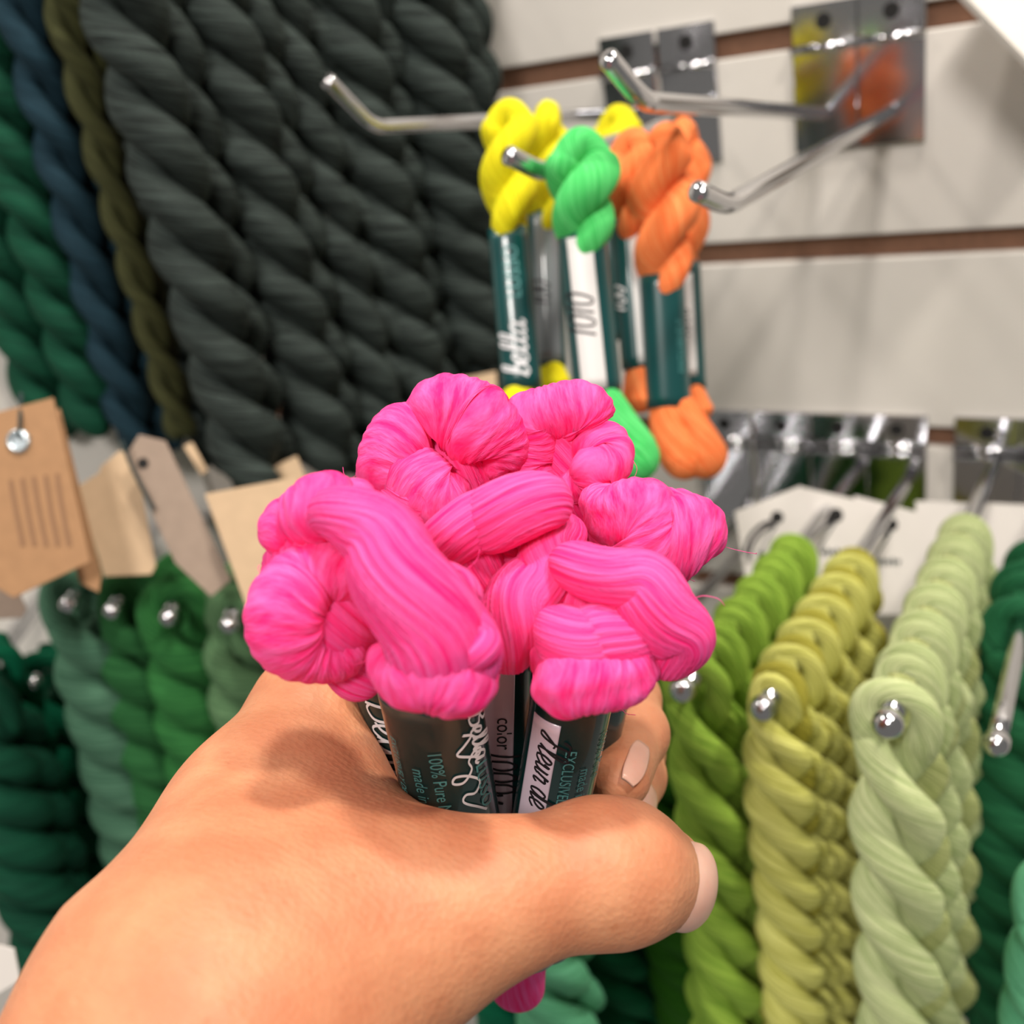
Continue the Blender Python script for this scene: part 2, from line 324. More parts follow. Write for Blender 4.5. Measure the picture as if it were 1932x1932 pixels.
# ------------------------------------------------------------------ twisted hanks on pegs
def hank_mesh(L, rp, rh, pitch, phase, seed, n=190, nseg=26, gap=.8, loop_h=2.2, wob=0.0, flatten=1.0, hand=1):
    """z down from 0 (peg line); y = along the peg. A loop over the peg, then two plies twisted together"""
    l0 = rp*loop_h; path = []; rad = []
    for k in (0, 1):
        tt = np.linspace(L, l0, n); tt = tt if k == 0 else tt[::-1]
        for u in tt:
            ph = phase+math.pi*(1-k)+hand*2*math.pi*(u-l0)/pitch; e = min(1, (L-u)/(1.5*rp)+.15)
            path.append((rh*e*math.cos(ph)+wob*math.sin(u*17), rh*e*math.sin(ph), -u)); rad.append(rp*min(1, .72+.28*(u-l0)/(.03)))
        if k == 0:
            for v in np.linspace(0, 1, 40)[1:-1]:
                a = math.pi*(1-v)
                s_ = math.sin(a); path.append((rh*math.cos(a)*(1+gap*s_)*math.cos(phase), rh*math.cos(a)*math.sin(phase)*(1-s_), -l0+s_*(l0+rp*.25))); rad.append(rp*(.72-.16*s_))
    pr = resample(np.c_[np.array(path), rad], 2*n+30); mb = MB()
    sweep(mb, pr[:, :3], pr[:, 3], nseg, 'along', twist=.12, lump=.05, seed=seed, ridges=0)
    o = mb.build('yarn_hank', PINK); me = o.data; bpy.data.objects.remove(o); return me
ORD = 'frontmost second third fourth fifth sixth seventh eighth ninth tenth eleventh twelfth thirteenth fourteenth fifteenth sixteenth seventeenth eighteenth nineteenth twentieth'.split()
HM = {}
def hank_row(name, mat, tip, base, n, L, rp, pitch, group, colname, phases=(0.2,), front_y=1.0, back_y=.5, start=.006, tiltx=0.0, tilty=0.0, jit=.5, scale_back=1.0, mats=None, sag=.0, wob=0.0, vis=99, hand=1, splay=0.0):
    """hanks along a peg from its tip to its base (world points), frontmost first"""
    tip, base = np.asarray(tip), np.asarray(base); D = base-tip; Ld = np.linalg.norm(D); D = D/Ld
    rr = np.random.default_rng(abs(hash(name)) % 1000 if False else sum(map(ord, name)))
    pos = start
    yaw = math.atan2(-D[0], D[1])
    for i in range(n):
        key = (name, i % 3) if i else (name, 'f')
        if key not in HM: HM[key] = hank_mesh(L, rp*.97, rp*1.0, pitch, phases[i % len(phases)], seed=sum(map(ord, name))+i, hand=hand, wob=wob)
        me = HM[key]
        mt = mats[i % len(mats)] if mats else mat
        m2 = me.copy() if mats else me
        if not me.materials or me.materials[0] != mt:
            m2.materials.clear(); m2.materials.append(mt)
        o = bpy.data.objects.new('yarn_hank', m2); COL.objects.link(o)
        sy = front_y if i == 0 else back_y
        o.location = tip+D*(pos+rp*1.6*sy)+np.array([0, 0, .0035]); o.scale = (scale_back if i else 1, sy, 1+(rr.uniform(-.04, .04) if i else 0))
        o.rotation_euler = (math.radians(tiltx+(rr.uniform(-1, 1)*jit if i else 0)), math.radians(tilty+splay*(i % 2-.5)*2+(rr.uniform(-3, 3)*jit if i else 0)), yaw)
        where = 'frontmost on %s' % colname if i == 0 else '%s from the front on %s' % (ORD[i], colname)
        tag(o, '%s, %s' % (group[0], where), 'yarn hank', group[1]); pos += rp*(3.3*back_y if i else 1.75*front_y+1.55*back_y)+.0*(back_y+front_y)
def peg(label, tip, base, r=.0033, endr=1.35, group='chrome pegs carrying hanks'):
    t = thing('display_peg', base, label, 'peg', group); mb = MB(); tip, base = np.asarray(tip), np.asarray(base)
    sweep(mb, resample(np.array([tip, base]), 12), r, 16, cap=False); mb.build('rod', M['chrome'], t)
    mb = MB(); D = nrm(base-tip); sweep(mb, resample(np.array([tip-D*.004, tip+D*.005]), 24), r*endr, 18, cap=True); mb.build('end_cap', M['chrome'], t)
def wallpt(tip, off=0.0, up=-.1405):
    """foot on the wall of a peg that leaves the wall square and rises to its tip"""
    tip = np.asarray(tip); dy = -off-tip[1]; return tip+np.array([0.0, dy, dy*up])

LIME = yarn('lime_green_wool', (174, 208, 84), (112, 152, 46)); YG = yarn('yellow_green_wool', (240, 238, 140), (186, 184, 82)); PALE = yarn('pale_green_wool', (220, 228, 172), (164, 182, 118))
OLIVE = yarn('olive_yellow_wool', (198, 190, 82), (138, 132, 46)); PALE2 = yarn('pale_olive_wool', (202, 208, 142), (148, 158, 92))
FOREST = yarn('forest_green_wool', (42, 112, 72), (18, 72, 44)); DEEP = yarn('deep_green_wool', (52, 110, 22), (26, 70, 8)); EMER = yarn('emerald_wool', (20, 110, 66), (8, 70, 40)); MINT = yarn('mint_wool', (112, 190, 146), (76, 150, 108))
BLACKG = yarn('black_green_wool', (68, 78, 74), (15, 19, 18), sheen=.12); NAVY = yarn('navy_wool', (34, 62, 74), (18, 40, 50), sheen=.12); OLIVED = yarn('dark_olive_wool', (78, 80, 48), (50, 52, 28), sheen=.12)
TEALD = yarn('dark_teal_green_wool', (22, 84, 60), (8, 50, 36), sheen=.15); SAGE = yarn('sage_dark_wool', (88, 130, 104), (46, 84, 64)); MIDG = yarn('mid_green_wool', (52, 112, 62), (24, 74, 36)); BRIG = yarn('leaf_green_wool', (58, 126, 64), (26, 82, 38)); SATT = yarn('bright_teal_green_wool', (0, 104, 70), (0, 66, 44)); GREYG = yarn('grey_green_wool', (104, 140, 98), (66, 100, 66))


def card(label, corners, d, mat, th=.0008, name='paper_tag', cat='tag', group='paper tags at the foot of the dark hanks', hole=None, string=None, eyelet=False):
    """flat card: pixel corners, depth per corner (or one)"""
    d = d if isinstance(d, (list, tuple)) else [d]*len(corners); q = np.array([P(x, y, k) for (x, y), k in zip(corners, d)])
    n = nrm(np.cross(q[1]-q[0], q[2]-q[0])); n = n if n.dot(CF) > 0 else -n
    t = thing(name, q.mean(0), label, cat, group); mb = MB(); k = len(q)
    mb.add(list(q)+list(q+n*th), [tuple(range(k)), tuple(range(2*k-1, k-1, -1))]+[(i, i+k, (i+1) % k+k, (i+1) % k) for i in range(k)])
    mb.build('card', mat, t, smooth=False, bevel=.0002)
    def onplane(px):
        r = P(*px, 1.0)-CAM; return CAM+r*((q[0]-CAM).dot(n)/r.dot(n))
    if hole:
        c = onplane(hole[:2]); u = nrm(np.cross(n, [0, 0, 1])); v = np.cross(n, u); A = np.linspace(0, 2*np.pi, 24, endpoint=False); r = hole[2]
        if eyelet:
            mb = MB(); ring = np.array([c-n*.0004+r*1.3*(u*math.cos(x)+v*math.sin(x)) for x in np.r_[A, A[:1]]]); sweep(mb, ring, r*.5, 10, cap=False); mb.build('eyelet', M['silver'], t)
        mb = MB(); p0 = [c-n*.0003+r*(u*math.cos(x)+v*math.sin(x)) for x in A]; p1 = [p+n*.0002 for p in p0]
        mb.add(p0+p1, [tuple(range(24)), tuple(range(47, 23, -1))]+[(i, (i+1) % 24, 24+(i+1) % 24, 24+i) for i in range(24)]); mb.build('punched_hole', M['silver'] if eyelet else M['hole'], t, smooth=False)
    if string:
        mb = MB(); sweep(mb, catmull([P(*a) for a in string], 40), .0008, 8); mb.build('string', M['cord'], t)
    return t, onplane, n
def card_lines(t, onplane, n, lines, mat, wpx=3):
    mb = MB()
    for ln in lines:
        p = catmull([onplane(a) for a in ln], 5*len(ln))-n*.0003; tt = np.gradient(p, axis=0); tt /= np.linalg.norm(tt, axis=1)[:, None]+1e-9; s_ = np.cross(tt, n)*wpx/2*.5/FPX
        k = len(p); mb.add(np.vstack([p+s_, p-s_]), [(i, i+1, k+i+1, k+i) for i in range(k-1)])
    mb.build('print', mat, t, smooth=False)

# ---------------- pegs and hanks on the right
RIGHT = [((1288, 1302, .335), 'lime', [LIME], 'the peg by the thumb', .0070, .056, .3, 'lime green hank', 1.0),
         ((1440, 1337, .325), 'yg', [YG, OLIVE, YG], 'the peg right of the lime one', .0064, .040, 1.0, 'yellow green hank', 1.0),
         ((1675, 1366, .285), 'pale', [PALE, PALE2, PALE], 'the widest peg', .0072, .064, .2, 'pale green hank', 1.0)]
for tp, nm, ms, colname, rp, pitch, ph, bname, fy in RIGHT:
    tip = P(*tp); b = wallpt(tip); peg('chrome peg with a bright round tip under the %ss' % bname, tip, b)
    hank_row(nm, ms[0], tip, b, {'lime': 16, 'yg': 17, 'pale': 20}[nm], .24, rp, pitch, (bname, bname+'s on one peg'), colname, phases=(ph, ph+1.4, ph+.7, ph+2.2), back_y=.36, front_y=.62, jit=.7, splay=.5, mats=ms, start=.004)
tip = P(1880, 1402, .30); b = wallpt(tip); peg('thin chrome peg with bare front end at the right edge', tip, b, r=.0028)
hank_row('forest', FOREST, tip, b, 6, .24, .0085, .046, ('forest green hank', 'forest green hanks on the bare ended peg'), 'the bare ended peg', phases=(.4, 1.5, 2.4), back_y=.45, front_y=.6, start=.085, jit=.8, splay=.8)
# hanks seen under and beside the thumb
for nm, mat, tp, rp, pitch, ph, bname, colname, n_ in (
        ('deep', DEEP, (1195, 1395, .395), .0088, .044, .6, 'deep green hank', 'the peg behind the fingertips', 6),
        ('emer', EMER, (1050, 1420, .42), .0088, .05, 1.2, 'emerald hank', 'the peg behind the thumb', 5),
        ('mint', MINT, (900, 1480, .36), .0095, .06, .2, 'mint hank', 'the peg behind the pink skeins', 2),
        ('satt2', SATT, (800, 1480, .40), .009, .05, 1.9, 'teal hank', 'the peg behind the wrist', 3)):
    tip = P(*tp); b = wallpt(tip); peg('chrome peg of %ss hidden behind the hand' % bname, tip, b)
    hank_row(nm, mat, tip, b, n_, .22, rp, pitch, (bname, bname+'s behind the hand'), colname, phases=(ph, ph+1.2, ph+2.1), back_y=.5, front_y=.7, jit=.8, splay=1)
tip = P(2005, 1740, .30); b = wallpt(tip); hank_row('mint2', MINT, tip, b, 1, .2, .0085, .05, ('mint hank low at the right edge', 'mint hanks at the right'), 'its peg', phases=(.4,))

# lower row of hook plates
for i, x in enumerate((1372, 1477, 1582, 1690, 1858, 1985)):
    base = Py(x, 905, .004); zg = ZG[6]; w_ = .0152; xx = base[0]
    t = thing('hook_plate', (xx, 0, zg-.03), 'chrome hook plate in the lower groove, %s' % ['under the hanging orange tail', 'second in the run of four', 'third in the run of four', 'last before the bare gap', 'alone behind the pale hanks', 'at the right edge'][i], 'hook plate', 'chrome hook plates in the lower groove')
    mb = MB(); mb.box((xx, -.0016, zg-.032), (w_, 0, 0), (0, .0013, 0), (0, 0, .024)); mb.build('backplate', M['chrome'], t, smooth=False, bevel=.0006)
    mb = MB(); mb.box((xx, -.0012, zg+.0035), (w_, 0, 0), (0, .0011, 0), (0, 0, .009)); fl = mb.build('hook_flange', M['chrome'], t, smooth=False, bevel=.0005)
    for dz in (-.0045, -.009):
        mb = MB(); sweep(mb, [(xx-w_, -.0035, zg+dz), (xx+w_, -.0035, zg+dz)], .0019, 12, cap=False); mb.build('fold', M['chrome'], t)
    mb = MB(); a = np.linspace(0, 2*np.pi, 20, endpoint=False); v = [(xx+.0036*math.cos(k), -.00245, zg+.0045+.0036*math.sin(k)) for k in a]+[(xx+.0036*math.cos(k), -.0018, zg+.0045+.0036*math.sin(k)) for k in a]
    mb.add(v, [tuple(range(20)), tuple(range(39, 19, -1))]+[(i_, (i_+1) % 20, 20+(i_+1) % 20, 20+i_) for i_ in range(20)]); mb.build('screw_hole', M['hole'], fl, smooth=False)
# white label cards behind the green stacks
CG = 'white label cards behind the green hanks'
for lab, cor, d, hole, sw in (
        ('white label card behind the forest green hanks at the right edge', [(1840, 948), (1990, 955), (1990, 1150), (1840, 1150)], .505, None, None),
        ('white label card right of the yellow green stack, plain upper half', [(1728, 945), (1850, 950), (1850, 1160), (1728, 1160)], .50, None, None),
        ('white label card with dark printed swirl, behind the yellow green stack', [(1612, 935), (1738, 968), (1738, 1160), (1612, 1160)], .497, (1682, 990, .0030), (1682, 990)),
        ('white label card with dark printed swirl, behind the lime stack', [(1508, 918), (1640, 948), (1640, 1140), (1508, 1130)], .493, (1577, 972, .0034), (1577, 972)),
        ('white label card leaning left, its corner beside the pink skeins', [(1386, 966), (1512, 916), (1560, 1090), (1410, 1110)], .489, (1466, 976, .0030), (1466, 976))):
    t, op, n = card(lab, cor, d, M['white_card'], .0006, 'label_card', 'label card', CG, hole)
    if sw:
        x, y = sw; L = [[(x-5, y+12), (x-25, y+25), (x-45, y+50), (x-55, y+85)], [(x-8, y+8), (x-30, y+15), (x-52, y+38), (x-62, y+70)], [(x-2, y+15), (x-15, y+35), (x-30, y+60), (x-40, y+90)]]
        L += [[(x-35+k*9, y+62+(k % 2)*4), (x-33+k*9, y+75), (x-30+k*9, y+66)] for k in range(6)]
        card_lines(t, op, n, L[:2], M['ink'], 7); card_lines(t, op, n, L[2:], M['cord'], 3.5)

# ---------------- dark hanks, upper left
def vrow(nm, mat, p, d, rp, pitch, ph, n_, L, group, colname, ydrop=0, tilty=0.0, step=.6, hand=1, mats=None, lab=True, up=-.14):
    """row whose frontmost rope passes the pixel p; hung from a peg above the frame"""
    q = P(*p, d); tip = np.array([q[0], q[1], q[2]+ydrop]); b = wallpt(tip, up=up)
    hank_row(nm, mat, tip, b, n_, L, rp, pitch, group, colname, phases=(ph, ph+1.3, ph+2.3), back_y=step, front_y=.8, start=.0, scale_back=.92, tilty=tilty, jit=.8, mats=mats, hand=hand); return tip, b
BG = ('black green hank', 'black green hanks')
for nm, p, d, rp, pitch, ph, n_, top, L, cn in (
        ('ba', (268, 300), .40, .0092, .058, .4, 4, .100, .252, 'the leftmost black peg'),
        ('bb', (440, 300), .43, .0090, .055, 1.3, 4, .105, .255, 'the second black peg'),
        ('bc', (672, 300), .475, .0094, .052, .2, 4, .105, .236, 'the third black peg'),
        ('bd', (822, 300), .495, .0092, .05, 1.9, 3, .100, .206, 'the black peg nearest the bare wall')):
    tip, b = vrow(nm, BLACKG, p, d, rp, pitch, ph, n_, L, BG, cn, top); peg('chrome peg above the picture carrying black green hanks, %s' % cn.replace('the ', ''), tip, b)
tip, b = vrow('bz', BLACKG, (205, 300), .475, .0088, .056, 1.1, 3, .27, ('black green hank far back', 'black green hanks far back'), 'the peg behind the olive hank', .11); peg('chrome peg above the picture, set back behind the dark olive hanks', tip, b)
tip, b = vrow('olv', OLIVED, (188, 300), .425, .0046, .05, .5, 2, .24, ('dark olive hank', 'dark olive hanks'), 'its peg between navy and black', .11, tilty=2); peg('chrome peg above the picture carrying dark olive hanks', tip, b)
tip, b = vrow('navy', NAVY, (112, 300), .43, .0066, .056, .2, 2, .24, ('navy hank', 'navy hanks'), 'its peg beside the dark olive', .10, tilty=5); peg('chrome peg above the picture carrying navy hanks', tip, b)
tip, b = vrow('teala', TEALD, (46, 420), .45, .0084, .052, .9, 2, .215, ('dark teal green hank', 'dark teal green hanks'), 'the peg left of the navy', .11, tilty=3); peg('chrome peg above the picture carrying dark teal green hanks', tip, b)
tip, b = vrow('tealb', TEALD, (-50, 420), .46, .0084, .052, 2.0, 2, .22, ('teal green hank at the left edge', 'dark teal green hanks at the edge'), 'the leftmost peg', .11, tilty=3)
# ---------------- lower left pegs on the angled side panel
def panelpt(tip):
    k = (QL-tip).dot(NL); return tip+NL*k+np.array([0, 0, -.1*k])
LL = [((130, 1140, .43), 'sage', SAGE, .0100, .050, .2, 'sage green hank', 'the first low peg', 3),
      ((212, 1152, .43), 'midg', MIDG, .0088, .046, 1.2, 'dark leaf green hank', 'the second low peg', 3),
      ((318, 1165, .42), 'brig', BRIG, .0098, .048, .5, 'bright leaf green hank', 'the third low peg', 3),
      ((432, 1178, .41), 'greyg', GREYG, .0088, .044, 2.0, 'grey green hank', 'the fourth low peg', 3)]
for tp, nm, mat, rp, pitch, ph, bname, cn, n_ in LL:
    tip = P(*tp); b = panelpt(tip); peg('chrome peg with a round tip under the %ss' % bname, tip, b, r=.003, endr=1.25)
    hank_row(nm, mat, tip, b, n_, .21, rp, pitch, (bname, bname+'s on one low peg'), cn, phases=(ph, ph+1.3), back_y=.55, front_y=.75, jit=.7, tilty=6, start=.008)
for nm, mat, p, d, rp, cn in (('sat', SATT, (-35, 1270), .455, .0075, 'bright teal hank behind the taupe tag'), ('sat2', TEALD, (-70, 1350), .43, .0095, 'dark teal hank in the lower left corner'), ('sat3', SATT, (62, 1290), .49, .0080, 'bright teal hank left of the sage hanks')):
    tip = P(*p, d); hank_row(nm, mat, tip, panelpt(tip), 2, .24, rp, .05, (cn, 'teal hanks at the lower left'), 'its peg', phases=(.3, 1.6), back_y=.6, front_y=.8, tilty=6); peg('chrome peg carrying the %s' % cn, tip, panelpt(tip), r=.0026, endr=1)

# ---------------- paper tags
t, op, n = card('brown kraft tag with silver eyelet hanging at the left edge', [(-60, 792), (100, 750), (170, 1060), (25, 1128), (-20, 1100)], .385, M['kraft'], hole=(36, 832, .0026), string=[(40, 740, .39), (38, 790, .384), (36, 828, .384)], eyelet=True)
card_lines(t, op, n, [[(20+k*22, 905+k*-3), (30+k*22, 960), (44+k*22, 1030)] for k in range(5)], simple('brown_print', (140, 104, 76), .8), 6)
card('darker kraft tag tucked behind the eyelet tag', [(60, 800), (112, 770), (191, 1085), (186, 1118), (150, 1100)], .40, M['kraft'])
card('taupe tag corner below the kraft tags at the left edge', [(-60, 1030), (0, 1040), (50, 1150), (40, 1166), (-30, 1170)], .40, M['grey_card'])
card('beige tag with a cut corner left of the tilted taupe tag', [(190, 880), (226, 850), (256, 868), (294, 1068), (285, 1084), (196, 1088), (146, 918), (186, 892)], .415, M['beige'])
card('tilted taupe tag with dark punched hole below the olive hank', [(236, 862), (262, 820), (312, 832), (436, 1094), (398, 1126), (330, 1062)], .405, M['grey_card'], hole=(270, 874, .0022), string=[(228, 830, .40), (255, 895, .402), (292, 965, .403)])
card('small beige tag end showing left of the black hank foot', [(346, 842), (362, 834), (392, 888), (380, 898)], .44, M['beige'])
card('beige tag behind the foot of the leftmost black hank', [(470, 900), (560, 860), (600, 960), (520, 1000)], .47, M['beige'])
card('beige tag showing beyond the pink skeins under the black hanks', [(856, 716), (936, 700), (940, 780), (870, 790)], .52, M['beige'])
card('large pale tan tag with light edge beside the pink skeins', [(386, 932), (560, 900), (640, 1150), (494, 1225)], .392, M['beige'])
card('white tag corner low at the left edge', [(-40, 1775), (26, 1790), (38, 1850), (-10, 1880), (-40, 1870)], .33, M['white_card'])
# white board in the upper right corner
t, op, n = card('white board edge in the upper right corner, before the wall', [(1800, -30), (1990, 165), (2150, 60), (1990, -160)], [.40, .40, .42, .42], M['white'], .003, 'display_board', 'board', None)

# ------------------------------------------------------------------ pink skeins held in the hand
def Z(x, y): return 440+x*.51760, 680+y*.51760          # pixel in the frame from a close-up reading
def lobe(mb, pts, d, mode='along', n=90, nseg=72, seed=1, twist=.1, lump=.045, ridges=None, ramp=.05):
    """pts: (zx, zy, depth offset in mm, radius in close-up units); one bundle of wool"""
    q = []
    for zx, zy, o, r in pts:
        dd = d+o/1000; q.append(np.r_[P(*Z(zx, zy), dd), pxm(r*.5176, dd)])
    q = resample(catmull(np.array(q), n), n); g_ = np.random.default_rng(seed+77); w_ = np.linspace(0, 1, n)[:, None]
    q[:, :3] += sum(.00055*np.sin(w_*f*6.28+g_.uniform(0, 6, 3)) for f in (1.3, 2.6)); q[:, 3] *= 1+.05*np.sin(w_[:, 0]*9+g_.uniform(0, 6))
    if ridges is None: ridges = 26 if mode == 'along' else 1.35
    sweep(mb, q[:, :3], np.maximum(q[:, 3], .0008), nseg, mode, twist=twist, lump=lump, seed=seed, ridges=ridges, ramp=ramp)
def fuzz(mb, pts, d, n, seed, r=.00006, L=.006):
    g = np.random.default_rng(seed)
    for i in range(n):
        zx, zy, o, rr = pts[g.integers(len(pts))]; a = g.uniform(0, 6.28)
        c = P(*Z(zx+rr*.97*math.cos(a), zy+rr*.97*math.sin(a)), d+o/1000+g.uniform(-.002, .002)); dr = nrm(CR*math.cos(a)-CU*math.sin(a)+g.normal(0, .8, 3))
        tt = nrm(np.cross(dr, g.normal(0, 1, 3))); l = L*g.uniform(.4, 1.1)
        sweep(mb, catmull([c-dr*.0008, c+dr*l*.22+tt*l*.3, c+dr*l*.3+tt*l*.75, c+dr*l*.1+tt*l], 10), r, 4, cap=False)
def pink(label, lobes, d, top, bot, dt, db, wpx, flat=.8, tl=.004, texts=(), stick=(), rot=0.0, ffz=10):
    a, b = P(*top, dt), P(*bot, db); t = thing('yarn_skein', a, label, 'yarn skein', 'pink skeins in the hand')
    mb = MB()
    for k, L in enumerate(lobes): lobe(mb, L['p'], d, L.get('m', 'along'), seed=L.get('s', k+5), twist=L.get('t', .1), nseg=L.get('n', 80), ridges=L.get('r'), ramp=L.get('a', .06), lump=L.get('l', .04))
    mb.build('yarn_twist', PINK, t)
    if ffz:
        mb = MB(); fuzz(mb, [q for L in lobes for q in L['p']], d, ffz, sum(map(ord, label))); mb.build('stray_fibres', PINK, t)
    r = pxm(wpx/2, dt); tb = Tube(a, b, r, r*flat, TOCAM); mb = MB(); tb.shell(mb, 0, tb.L, -.0007, 0, nt=64); sl = mb.build('sleeve', M['sleeve'], t)
    core = MB(); sweep(core, catmull([a-tb.A*.002, a+tb.A*.012, (a+b)/2, b+tb.A*.002, b+tb.A*tl], 60), np.interp(np.linspace(0, 1, 60), [0, .1, .75, 1], [r*.8, r*.72, r*.72, r*.95])*1.0, 30, twist=.05, flat=(tb.N, flat)); core.build('yarn_tail', PINK, t)
    for l0, l1, a0, a1, mt in stick:
        mb = MB(); tb.shell(mb, l0, l1, .00004, .00016, a0, a1, nt=20); mb.build('sticker', M[mt], sl)
    for vf, l0, th, mt in texts:
        mb = MB(); tb.write(mb, vf, l0, th, False, k=.00028); mb.build('lettering', M[mt], sl)
    return t
pink('pink skein at the back left, its rosette end standing highest', [
    {'p': [(1000, 440, 3, 40), (960, 330, 1, 100), (905, 225, 1, 150), (790, 200, 2, 152), (720, 250, 5, 120)], 'm': 'across', 's': 3},
    {'p': [(700, 230, 5, 110), (600, 290, 2, 130), (575, 360, 1, 128), (640, 450, 0, 130), (760, 500, 0, 118), (860, 470, 2, 90)], 'm': 'across', 's': 8},
    {'p': [(470, 375, 3, 45), (560, 420, 1, 88), (680, 500, 0, 110), (760, 590, 2, 90), (800, 700, 6, 60)], 's': 4},
    {'p': [(810, 200, 9, 150), (810, 380, 9, 180), (800, 520, 10, 170), (790, 700, 12, 140), (750, 900, 12, 120), (720, 1250, 12, 110)], 's': 2}], .192, (815, 1180), (900, 1770), .205, .232, 165)
pink('pink skein at the back centre, rosette end leaning right', [
    {'p': [(1130, 470, 3, 75), (1085, 360, 2, 92), (1090, 230, 1, 102), (1160, 185, 1, 105), (1270, 205, 2, 122), (1330, 260, 2, 118)], 'm': 'across', 's': 6},
    {'p': [(1340, 250, 3, 110), (1350, 330, 1, 100), (1330, 400, 0, 92), (1280, 440, 0, 76), (1200, 440, 2, 62)], 'm': 'across', 's': 9},
    {'p': [(1220, 130, 8, 120), (1220, 300, 8, 170), (1200, 500, 12, 160), (1180, 800, 14, 120), (1150, 1200, 14, 100)], 's': 3}], .195, (1020, 1270), (960, 1780), .207, .234, 160,
    stick=((.002, .05, -1.1, -.1, 'sticker'),), texts=((script_mesh('bella', .005, .0005), .004, -.62, 'ink'),))
pink('pink skein at the right back, broad end over the fingers', [
    {'p': [(1265, 540, 6, 70), (1390, 560, 2, 118), (1520, 595, 0, 148), (1640, 640, 0, 166), (1690, 690, 4, 118)], 'm': 'across', 's': 2, 'l': .08},
    {'p': [(1330, 520, 9, 100), (1420, 640, 9, 140), (1480, 800, 12, 140), (1400, 1000, 14, 110), (1330, 1250, 14, 90)], 's': 5}], .184, (1130, 1240), (1010, 1780), .207, .232, 150)
pink('pink skein at the far left, knotted end with a fat round lower coil', [
    {'p': [(150, 640, 5, 70), (230, 590, 2, 108), (330, 545, 2, 130), (430, 510, 3, 98), (490, 480, 5, 50)], 'm': 'across', 's': 12},
    {'p': [(520, 860, 6, 60), (400, 790, 2, 112), (260, 810, 0, 130), (190, 900, -1, 138), (230, 1010, 0, 140), (340, 1060, 2, 110), (470, 1060, 6, 80)], 'm': 'across', 's': 7, 'r': 1.8},
    {'p': [(300, 560, 8, 140), (300, 740, 6, 190), (320, 900, 6, 180), (430, 1080, 9, 120), (520, 1200, 10, 100)], 's': 1}], .158, (706, 1225), (870, 1790), .193, .224, 120, ffz=6,
    texts=((script_mesh('Bella', .0075, .0005), .0075, -.62, 'print_white'), (text_mesh('LUSSO', .004), .034, -.5, 'print_teal')))
sw = script_mesh('~', .0056, .00048, 0)
pink('pink skein at the front left, thick rope end hanging over its own sleeve', [
    {'p': [(300, 590, 9, 50), (400, 560, 4, 100), (520, 640, 0, 150), (610, 780, -2, 182), (680, 930, -3, 192), (720, 1060, -2, 180), (740, 1190, 4, 120)], 's': 9, 't': .05},
    {'p': [(700, 780, 6, 100), (790, 880, 1, 120), (852, 990, -2, 100), (860, 1090, -2, 90), (820, 1200, 4, 70)], 's': 11, 't': .2}, {'p': [(860, 960, 0, 50), (888, 1010, -4, 58), (890, 1080, -4, 52), (860, 1150, 2, 40)], 's': 41},
    {'p': [(540, 1080, 6, 70), (620, 1150, 0, 118), (730, 1175, -3, 130), (830, 1140, -1, 112), (890, 1060, 5, 70)], 'm': 'across', 's': 14, 'l': .08}], .150, (802, 1262), (905, 1790), .170, .219, 196, ffz=6,
    texts=((text_mesh('EXCLUSIVELY DESIGNED', .0019, .3), .0105, -1.0, 'print_teal'), (text_mesh('made in Italy', .0029), .0170, -.55, 'print_teal'), (text_mesh('100% Pure Merino', .0030), .0125, -.16, 'print_teal'),
           (sw, .0105, .22, 'print_white'), (script_mesh('Bella', .0050, .0005), .0065, .78, 'print_white'), (text_mesh('LUSSO', .0040, .2), .0192, .76, 'print_teal')))
pink('pink skein in the middle, smooth strand lying across its end', [
    {'p': [(700, 740, 6, 70), (770, 670, 2, 105), (880, 590, 0, 120), (1000, 545, -1, 118), (1120, 530, 0, 108), (1210, 550, 4, 70)], 's': 21, 't': .03},
    {'p': [(1210, 560, 9, 80), (1180, 670, 4, 105), (1120, 790, 1, 124), (1050, 910, 0, 135), (1010, 1010, 1, 105), (1000, 1080, 4, 60)], 's': 22, 't': .1},
    {'p': [(820, 560, 12, 110), (840, 680, 9, 135), (900, 850, 7, 140), (950, 1000, 6, 100), (980, 1100, 8, 70)], 's': 25}, {'p': [(930, 560, 12, 80), (1000, 660, 10, 115), (1030, 760, 10, 115), (1050, 860, 12, 80)], 's': 26}], .169, (948, 1200), (940, 1770), .188, .226, 120,
    stick=((.0015, .055, -.75, .42, 'sticker'),), texts=((text_mesh('color', .0036), .0150, -.12, 'ink'), (script_mesh('1000y', .0058, .0004, .1), .0235, -.45, 'ink')))
